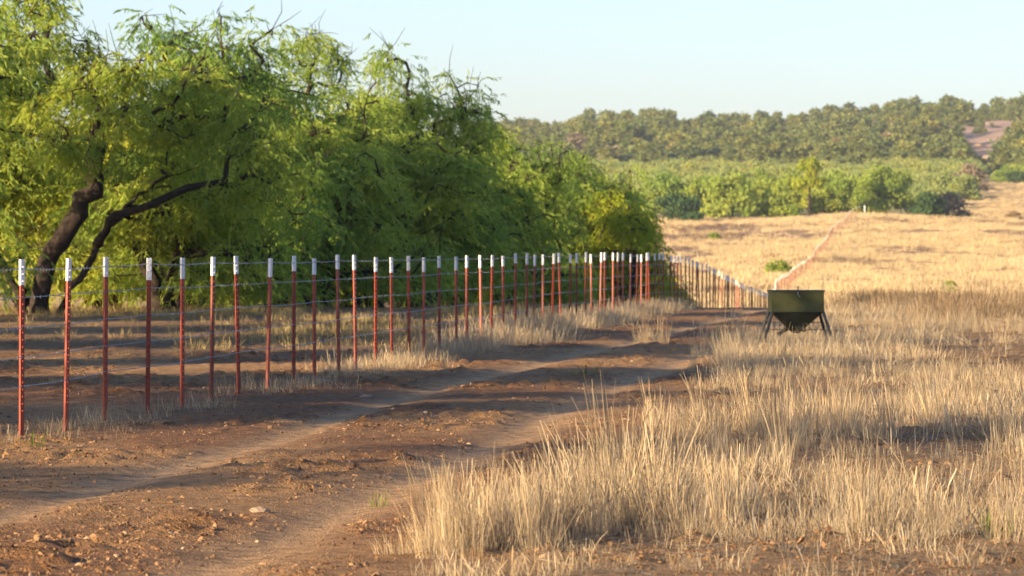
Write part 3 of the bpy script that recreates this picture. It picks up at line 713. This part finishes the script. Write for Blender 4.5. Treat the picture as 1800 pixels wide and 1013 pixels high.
def extrude(poly, z0, z1):
    n = len(poly); V = [(x, y, z) for z in (z0, z1) for x, y in poly]
    Q = [(i, (i + 1) % n, n + (i + 1) % n, n + i) for i in range(n)]
    return V, Q, [list(range(n))[::-1], list(range(n, 2 * n))]
def tsec(g):  # T profile: flange along x with the studs on +y, stem towards -y
    a, th, st, sw = .0205 + g, .0035 + g, .03 + g, .0035 + g
    return [(-a, th), (-a, -th), (-sw, -th), (-sw, -st), (sw, -st), (sw, -th), (a, -th), (a, th)]
def post_mesh(name, z0, z1, g, mat, studs=None):
    V, Q, Nn = extrude(tsec(g), z0, z1); F_ = Q + Nn
    if studs:
        for z in studs:
            b0 = len(V)
            for dz in (-.007, .007):
                for x in (-.008, .008):
                    for y in (.003, .015): V.append((x, y, z + dz * (.6 if y > .01 else 1)))
            F_ += [tuple(b0 + q for q in f) for f in [(0, 1, 3, 2), (4, 6, 7, 5), (0, 4, 5, 1), (2, 3, 7, 6), (1, 5, 7, 3)]]
    m = bpy.data.meshes.new(name); m.from_pydata(V, [], F_); m.update(); m.materials.append(mat)
    return m
PH = 1.37
pm = post_mesh('post', -.12, PH - .004, 0, m_red, [.22 + .054 * k for k in range(18)])
tipm = [post_mesh('tip', -l, 0, .002, m_white, [-l + .03 + .054 * k for k in range(int((l - .02) / .054))]) for l in (.165, .18, .195)]
far_pm = post_mesh('post', -.12, PH - .004, 0, m_red)
# stakes: (x, d)
stakes = []
d = 34.57 - 2 * 1.797
while d < 181: stakes.append((fenceX(d), d)); d += 1.797
route = [(stakes[-1][0], stakes[-1][1])] + [(pX(p, q), q) for p, q in [(1366, 280), (1380, 310), (1400, 365), (1420, 420), (1440, 480), (1454, 530), (1464, 570), (1480, 620), (1500, 680), (1514, 710)]]
far = []
acc = 0
for (xa, da), (xb, db) in zip(route[:-1], route[1:]):
    L = math.hypot(xb - xa, db - da); sp = 5.0 if da < 300 else 6.0
    pos = sp - acc
    while pos <= L: far.append((xa + (xb - xa) * pos / L, da + (db - da) * pos / L)); pos += sp
    acc = L - (pos - sp)
allst = stakes + far
fence = bpy.data.objects.new('wire_fence', None); col.objects.link(fence); fence.location = (allst[0][0], allst[0][1], 0)
tag(fence, 'long barbed wire fence of rust-red steel posts with white tips', 'fence')
f0 = Vector(fence.location); rf = random.Random(8); WH = [1.31, 1.10, .865, .64, .42]; att = []
for i, (x, d) in enumerate(allst):
    dx = rf.uniform(-.03, .03); up = rf.uniform(-.03, .022); z = gz(x, d, False)
    near = i < len(stakes)
    o = link('fence_post', pm if i < 60 else far_pm, fence, Vector((x + dx, d, z + up)) - f0)
    o.rotation_euler = (R(rf.gauss(0, .8)), R(rf.gauss(0, .7)), R(-128 + rf.gauss(0, 12)))
    tp = link('post_tip', tipm[rf.randrange(3)], o, (0, 0, PH))
    att.append((x + dx, d, z, up, o.rotation_euler.z))
from itertools import chain
for wz in WH:
    P = []
    for i, (x, d, z, up, rz) in enumerate(att):
        a = rz + math.pi / 2; q = np.array([x + math.cos(a) * .012, d + math.sin(a) * .012, z + wz + rf.uniform(-.007, .007)])
        if P and i < 70:
            p = P[-1]; s = rf.uniform(.001, .008)
            for f in (.25, .5, .75): P.append(p * (1 - f) + q * f - np.array([0, 0, s * 4 * f * (1 - f)]))
        P.append(q)
    P = np.array(P) - np.array(f0); V, Qd = [], []; tube(P, np.full(len(P), .0029), 5, V, Qd)
    link('wire', mesh_np('wire', np.concatenate(V), np.concatenate(Qd), mat=m_wire, smooth=True), fence)
    # barbs on the near part of this wire
    V, Qd = [], []; seg = P[:220]
    cum = np.concatenate([[0], np.cumsum(np.linalg.norm(np.diff(seg, axis=0), axis=1))])
    for s in np.arange(.05, cum[-1], .125):
        c = np.array([np.interp(s, cum, seg[:, k]) for k in range(3)])
        for k in range(2):
            a = rf.uniform(0, 6.28); e = np.array([.35 * rf.uniform(-1, 1), math.cos(a), math.sin(a)]) * .012
            tube([c - e, c, c + e], [.001, .003, .001], 3, V, Qd)
    link('barb', mesh_np('barb', np.concatenate(V), np.concatenate(Qd), mat=m_wire), fence)['kind'] = 'stuff'
# corner post on the crest
x, d = route[-1]; cpst = bpy.data.objects.new('corner_post', None); col.objects.link(cpst); cpst.location = (x + .6, d + 1, gz(x, d, False)); tag(cpst, 'stout white pipe corner post on the crest of the pasture', 'post')
V, Qd = [], []; tube([(0, 0, -.2), (0, 0, 1), (0, 0, 1.45)], [.085, .085, .085], 10, V, Qd); V2 = np.concatenate(V); link('post', mesh_np('post', V2, np.concatenate(Qd), mat=m_white), cpst)
V, Qd = [], []; tube([(0, 0, 1.44), (0, 0, 1.48), (0, 0, 1.52)], [.095, .095, .02], 10, V, Qd); link('cap', mesh_np('cap', np.concatenate(V), np.concatenate(Qd), mat=m_wire), cpst)

# ------------------------------------------------------------------ deer feeder
m_olive = paint('olive_paint', (.046, .051, .017), (.064, .068, .024), .7, 7, .2, dirt=(.075, .065, .035))
m_lid = paint('dark_olive_paint', (.022, .028, .014), (.032, .038, .02), .5, 7)
m_hop = paint('dark_hopper_paint', (.018, .022, .014), (.03, .034, .02), .55, 9)
m_leg = paint('leg_paint', (.03, .036, .03), (.05, .055, .045), .45, 9)
m_zinc, t, b = newmat('zinc'); b.inputs['Base Color'].default_value = (.5, .5, .5, 1); b.inputs['Metallic'].default_value = .8; b.inputs['Roughness'].default_value = .4
FD = 69.5; FX = pX(1399, FD)
fe = bpy.data.objects.new('deer_feeder', None); col.objects.link(fe); fe.location = (FX, FD, gz(FX, FD, False)); fe.rotation_euler = (0, 0, R(2))
tag(fe, 'olive green box game feeder on splayed legs standing in dry grass', 'feeder')
import bmesh
def bm_obj(name, V, Fc, mat, parent, bev=.006):
    bm = bmesh.new(); vs_ = [bm.verts.new(v) for v in V]
    for f in Fc: bm.faces.new([vs_[k] for k in f])
    bmesh.ops.recalc_face_normals(bm, faces=bm.faces)
    if bev: bmesh.ops.bevel(bm, geom=list(bm.edges), offset=bev, segments=2, affect='EDGES', profile=.6)
    m = bpy.data.meshes.new(name); bm.to_mesh(m); bm.free(); m.materials.append(mat); return link(name, m, parent)
BOX = [(0, 1, 3, 2), (4, 6, 7, 5), (0, 4, 5, 1), (2, 3, 7, 6), (0, 2, 6, 4), (1, 5, 7, 3)]
def box(name, x0, x1, y0, y1, z0, z1, mat, parent, bev=.006):
    return bm_obj(name, [(x, y, z) for x in (x0, x1) for y in (y0, y1) for z in (z0, z1)], BOX, mat, parent, bev)
hw, hd = .40, .32
bin_ = box('bin', -hw, hw, -hd, hd, .495, .805, m_olive, fe)
box('rim', -hw - .006, hw + .006, -hd - .006, hd + .006, .49, .505, m_hop, bin_, .003)
lid = box('lid', -hw - .014, hw + .014, -hd - .014, hd + .014, .802, .83, m_lid, fe, .005)
a, c2 = .385, .30
bm_obj('hopper', [(-a, -c2, .492), (a, -c2, .492), (a, c2, .492), (-a, c2, .492), (-.05, -.05, .17), (.05, -.05, .17), (.05, .05, .17), (-.05, .05, .17)],
       [(0, 1, 5, 4), (1, 2, 6, 5), (2, 3, 7, 6), (3, 0, 4, 7), (4, 5, 6, 7), (3, 2, 1, 0)], m_hop, fe, .004)
def rod(name, pts_, r, mat, parent, sides=8):
    V, Qd = [], []; tube(pts_, [r] * len(pts_), sides, V, Qd); V = np.concatenate(V); Qd = np.concatenate(Qd)
    return link(name, mesh_np(name, V, Qd, mat=mat, smooth=True), parent)
for sx in (-1, 1):
    for sy in (-1, 1):
        lg = rod('leg', [(sx * (hw - .02), sy * (hd - .03), .52), (sx * (hw + .08), sy * (hd + .06), .2), (sx * (hw + .15), sy * (hd + .12), -.03)], .024, m_leg, fe)
        rod('foot', [(sx * (hw + .11), sy * (hd + .12), .0), (sx * (hw + .19), sy * (hd + .12), .0)], .02, m_leg, lg, 6)
for z, e in ((.33, .045), (.22, .075)):
    for sy in (-1, 1): rod('brace', [(-hw - e, sy * (hd + e * .8), z), (0, sy * (hd + e * .8), z), (hw + e, sy * (hd + e * .8), z)] if sy > 0 else [(-hw - e, hd + .03, z + .04), (-hw - e, 0, z + .04), (-hw - e, -hd - .03, z + .04)], .006, m_leg, fe, 6)
rod('feed_tube', [(.02, -.06, .3), (.06, -.2, .26), (.1, -.33, .22)], .035, m_hop, fe, 10)
rod('feed_tube', [(-.05, -.02, .28), (-.2, -.04, .2), (-.28, -.05, .15)], .03, m_hop, fe, 10)
rod('latch_pin', [(0, -hd - .022, .79), (0, -hd - .022, .84), (0, -hd - .022, .892)], .009, m_lid, fe, 8)
rod('latch_hook', [(0, -hd - .03, .80), (-.006, -hd - .035, .765), (.012, -hd - .03, .745), (.04, -hd - .02, .722)], .005, m_zinc, fe, 6)

# ------------------------------------------------------------------ air
m_air = bpy.data.materials.new('air'); m_air.use_nodes = True; t = m_air.node_tree; t.nodes.clear()
out = nd(t, 'ShaderNodeOutputMaterial'); pv_ = nd(t, 'ShaderNodeVolumePrincipled')
pv_.inputs['Color'].default_value = (.80, .86, .92, 1); pv_.inputs['Density'].default_value = .00009; pv_.inputs['Anisotropy'].default_value = .2
t.links.new(pv_.outputs[0], out.inputs['Volume'])
haze = bm_obj('haze', [(x, y, z) for x in (-3700, 3700) for y in (-1300, 5000) for z in (-60, 130)], BOX, m_air, None, 0)
tag(haze, 'thin pale summer haze over the far hill', 'haze', kind='stuff')
